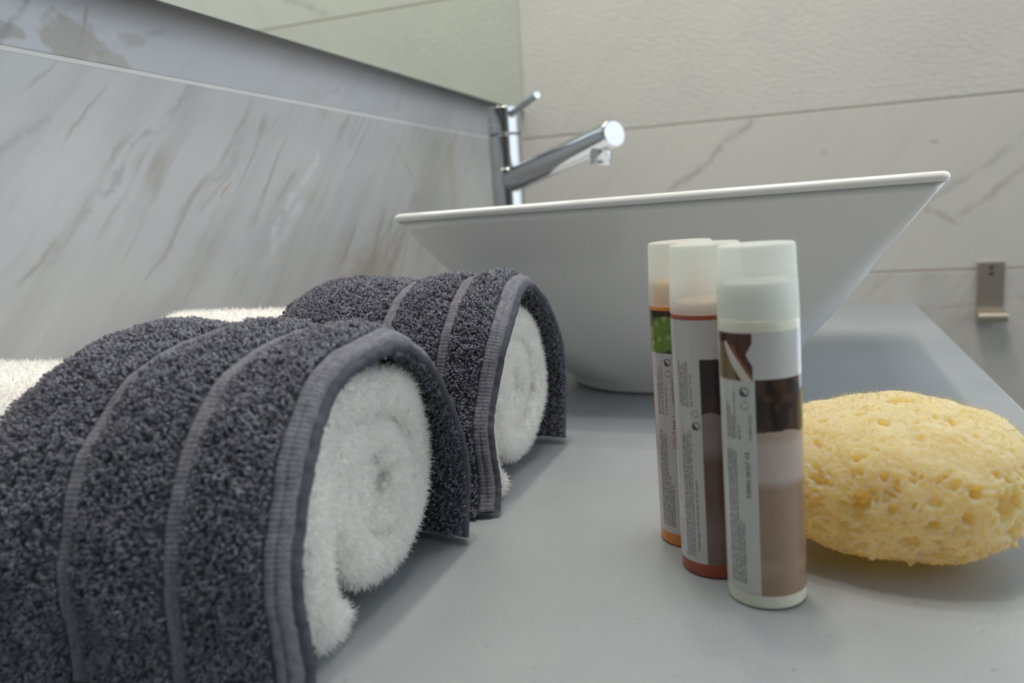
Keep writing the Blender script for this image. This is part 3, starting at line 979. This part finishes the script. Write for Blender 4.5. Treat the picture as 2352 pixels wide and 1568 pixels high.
def print_mid(t, z, r):
    c = np.tile(np.array([.55, .52, .52]), (len(t), 1))
    p3 = np.column_stack([t * .25, z, 0 * t]); n1, n2 = vnoise(p3, .3, 4), vnoise(p3, .1, 5)
    right = t > -15
    dk = (right & (z < 90.2) & (z > 68.5 + 1.2 * n1)).astype(float)
    c = mixc(c, dk, (.016, .013, .014)); c = mixc(c, dk * sm(n2, 0, .7) * .7, (.055, .018, .02))
    pk = right * (z <= 68.5 + 1.2 * n1)
    c = mixc(c, pk * 1.0, (.25, .175, .185))
    br = right * (1 - sm(z, 48, 56))
    c = mixc(c, br, (.135, .070, .058)); c = mixc(c, br * (1 - sm(z, 18, 34)) * .6, (.24, .17, .155))
    return c


def print_left(t, z, r):
    c = np.tile(np.array([.55, .52, .515]), (len(t), 1))
    pic = (z > 87.5).astype(float)
    c = mixc(c, pic, (.05, .06, .03))
    for gx, gz, gr in ((-48, 98.5, 4.6), (-30, 101, 4.4), (-42, 92, 4.8), (-22, 93, 4.8), (-60, 90, 3.6), (-5, 98, 4.8), (-66, 96, 3.0)):
        d = np.hypot((t - gx) * .253, z - gz) / gr
        c = mixc(c, pic * (1 - sm(d, .75, 1.02)), (.17, .26, .05))
        c = mixc(c, pic * (1 - sm(np.hypot((t - gx) * .253 + .8, z - gz - 1.4) / gr, .05, .40)) * .55, (.42, .52, .22))
    c = mixc(c, pic * (z > 103.5) * (t > -70), (.05, .025, .02))
    return c


bottle('toiletry_bottle', 'small lotion bottle with cream body and brown chocolate print, nearest of three', 298.5, 14.0, M['cream'], M['pale_neck'], 121.5, print_front,
       dict(span=(-72, 100, 5.5, 103.8), seed=2,
            dark=[(-56, 4, 1.30, .82, 9, 62, 3.5), (-36, 2, 1.30, .82, 9, 38, 6), (-54, 3, 1.25, .78, 64.5, 80, 7), (-40, 1, 1.3, .8, 64.5, 84, 6), (-33, 1, 1.2, .8, 64.5, 72, 3), (-16.5, 1, 1.2, .85, 64.5, 75, 1), (-23, 1, 1.2, 1.5, 43, 60, .5)],
            marks=[(-22, 82.5, 1.7, 'dot'), (-22, 77.6, 1.6, 'jar')]))
bottle('toiletry_bottle', 'small bottle with red-brown base and dark square print, middle of three', 319.3, 34.6, M['red'], M['pink_neck'], 112.5, print_mid,
       dict(span=(-82, 100, 6.0, 105.6), seed=3,
            dark=[(-52, 4, 1.30, .82, 8, 62, 5), (-29, 1, 1.30, .82, 11, 42, 2), (-54, 4, 1.30, .80, 71, 93, 9), (-32, 1, 1.3, .85, 71, 84, 2)],
            pale=[(-68, 1, 1.3, .8, 30, 48, 1), (-68, 1, 1.3, .8, 11, 24, 1)],
            marks=[(-24, 63.5, 1.7, 'dot'), (-25, 68.3, 1.5, 'jar')]))
bottle('toiletry_bottle', 'small orange bottle with green grape print, farthest of three', 346.0, 48.0, M['orange'], M['orange_neck'], 118.0, print_left,
       dict(span=(-74, 100, 6.0, 105.8), seed=4,
            dark=[(-58, 4, 1.25, .8, 9, 56, 6), (-38, 2, 1.25, .8, 9, 40, 12), (-57, 2, 1.3, .8, 60, 82, 6), (-46, 1, 1.3, .8, 60, 86, 4)],
            red=[(-38, 1, 1.3, .9, 60, 74, 1), (-25, 1, 1.3, .9, 66, 78, 1), (-25, 1, 1.3, 1.3, 45, 60, 1)],
            marks=[(-31, 83.5, 1.6, 'dot'), (-31, 78.6, 1.5, 'jar')]))


# ------------------------------------------------------------------ sponge
def sponge():
    R = np.random.default_rng(40)
    nu, nv = 460, 220
    u = np.linspace(0, 2 * np.pi, nu, endpoint=False); v = np.linspace(-np.pi / 2 + .004, np.pi / 2 - .004, nv)
    Un, Vn = np.meshgrid(u, v, indexing='ij')
    d = np.stack([np.cos(Vn) * np.cos(Un), np.cos(Vn) * np.sin(Un), np.sin(Vn)], -1).reshape(-1, 3)
    a = np.array([50.0, 53.0, 32.0])
    e = 2.3
    rad = (np.abs(d / 1.0) ** e).sum(1) ** (-1 / e)
    P = d * rad[:, None] * a
    P[:, 2] = np.where(P[:, 2] < 0, P[:, 2] * .97, P[:, 2] * 1.0)
    nrm = d / a; nrm /= np.linalg.norm(nrm, axis=1)[:, None]
    disp = 1.8 * vnoise(P, .045, 1) + .9 * vnoise(P, .11, 2) + .40 * vnoise(P, .33, 3) + .30 * vnoise(P, .8, 4)
    # foam cells: shallow pits with thin walls between them
    from mathutils import kdtree
    ci = R.integers(len(P), size=9000)
    ci = ci[R.random(len(ci)) < np.cos(Vn.ravel()[ci])]
    acc = []
    cellg = {}
    for j in ci:                                          # keep sites at least 1.9 mm apart
        p = P[j]; key = tuple((p // 2.4).astype(int)); ok = True
        for dx in (-1, 0, 1):
            for dy in (-1, 0, 1):
                for dz in (-1, 0, 1):
                    for q in cellg.get((key[0] + dx, key[1] + dy, key[2] + dz), ()):
                        if ((p - q) ** 2).sum() < 2.0 ** 2 * (.6 + (j % 7) * .35): ok = False
        if ok: cellg.setdefault(key, []).append(p); acc.append(p)
    kd = kdtree.KDTree(len(acc))
    for i, p in enumerate(acc): kd.insert(p, i)
    kd.balance()
    near = [kd.find_n(p, 2) for p in P.tolist()]
    f1 = np.array([n_[0][2] for n_ in near]); f2 = np.array([n_[1][2] for n_ in near]); idx = np.array([n_[0][1] for n_ in near])
    cd = np.where(R.random(len(acc)) < .24, R.uniform(1.3, 2.8, len(acc)), R.uniform(.25, .9, len(acc)))
    dep = sm(f2 - f1, .15, 1.7) * cd[idx] * np.where(d[:, 2] > .45, .45, 1.0)
    # larger pores, steep-walled
    for n, r0, r1, k in ((36, 2.8, 5.8, 1.45), (150, 1.5, 2.8, 1.5), (380, .9, 1.5, 1.5)):
        ci = R.integers(len(P), size=n * 4)
        wgt = np.cos(Vn.ravel()[ci]) * np.where(d[ci, 2] > .42, .22, 1.0); ci = ci[R.random(len(ci)) < wgt][:n]
        for j in ci:
            r = R.uniform(r0, r1); q = P[j] + R.normal(0, .3, 3)
            sel = np.flatnonzero((np.abs(P - q) < r * 1.7).all(1))
            df = P[sel] - q
            st = R.normal(0, 1, 3); st /= np.linalg.norm(st)
            df = df - .35 * (df @ st)[:, None] * st
            rr = np.linalg.norm(df, axis=1) / r
            s_ = 1 - sm(rr * (1 + .22 * np.sin(3 * np.arctan2(df[:, 0], df[:, 2]) + j)), .35, 1.0)
            dep[sel] = np.maximum(dep[sel], s_ * r * k * R.uniform(.6, 1.1))
            rim_ = np.exp(-((rr - 1.1) / .22) ** 2) * .16 * min(r, 2.2)
            disp[sel] += rim_ * (dep[sel] < .3)
    # little torn nubs around the lower edge
    for _ in range(46):
        th = R.uniform(0, 2 * np.pi); ph = R.uniform(-1.0, -.35)
        q = np.array([math.cos(ph) * math.cos(th), math.cos(ph) * math.sin(th), math.sin(ph)])
        j = np.argmax(d @ q); r = R.uniform(1.2, 3.4)
        rr = np.linalg.norm(P - P[j], axis=1) / r
        disp += (1 - sm(rr, .2, 1)) * R.uniform(.8, 2.2)
    V = P + nrm * (disp - dep)[:, None]
    V[:, 2] += 31.5
    V[:, 2] = np.maximum(V[:, 2], .2 + .25 * (vnoise(P, .3, 9) + 1))
    th = empty('bath_sponge', (357, -35, 0), (0, 0, math.radians(-8)))
    tag(th, 'pale yellow porous bath sponge lying beside the bottles', 'sponge')
    F = grid_faces(nu, nv, close_u=True)
    mesh_np('foam', V, F, M['sponge'], th)
    # loose foam threads standing off the surface
    q = V[F]; nr = np.cross(q[:, 2] - q[:, 0], q[:, 3] - q[:, 1]); ar = np.linalg.norm(nr, axis=1); nr /= np.maximum(ar, 1e-9)[:, None]
    n = 16000
    pk = R.choice(len(F), n, p=ar / ar.sum())
    base = q[pk].mean(1); dd = nr[pk] + R.normal(0, .7, (n, 3)); dd /= np.linalg.norm(dd, axis=1)[:, None]
    sd = np.cross(dd, R.normal(0, 1, (n, 3))); sd /= np.linalg.norm(sd, axis=1)[:, None]
    RV, RF = ribbons(base, dd, sd, R.uniform(.6, 2.0, n), R.uniform(.14, .30, n), R.normal(0, .7, (n, 3)))
    RV[:, 2] = np.maximum(RV[:, 2], .1)
    tag(mesh_np('foam_threads', RV, RF, M['sponge'], th), kind='stuff')


sponge()
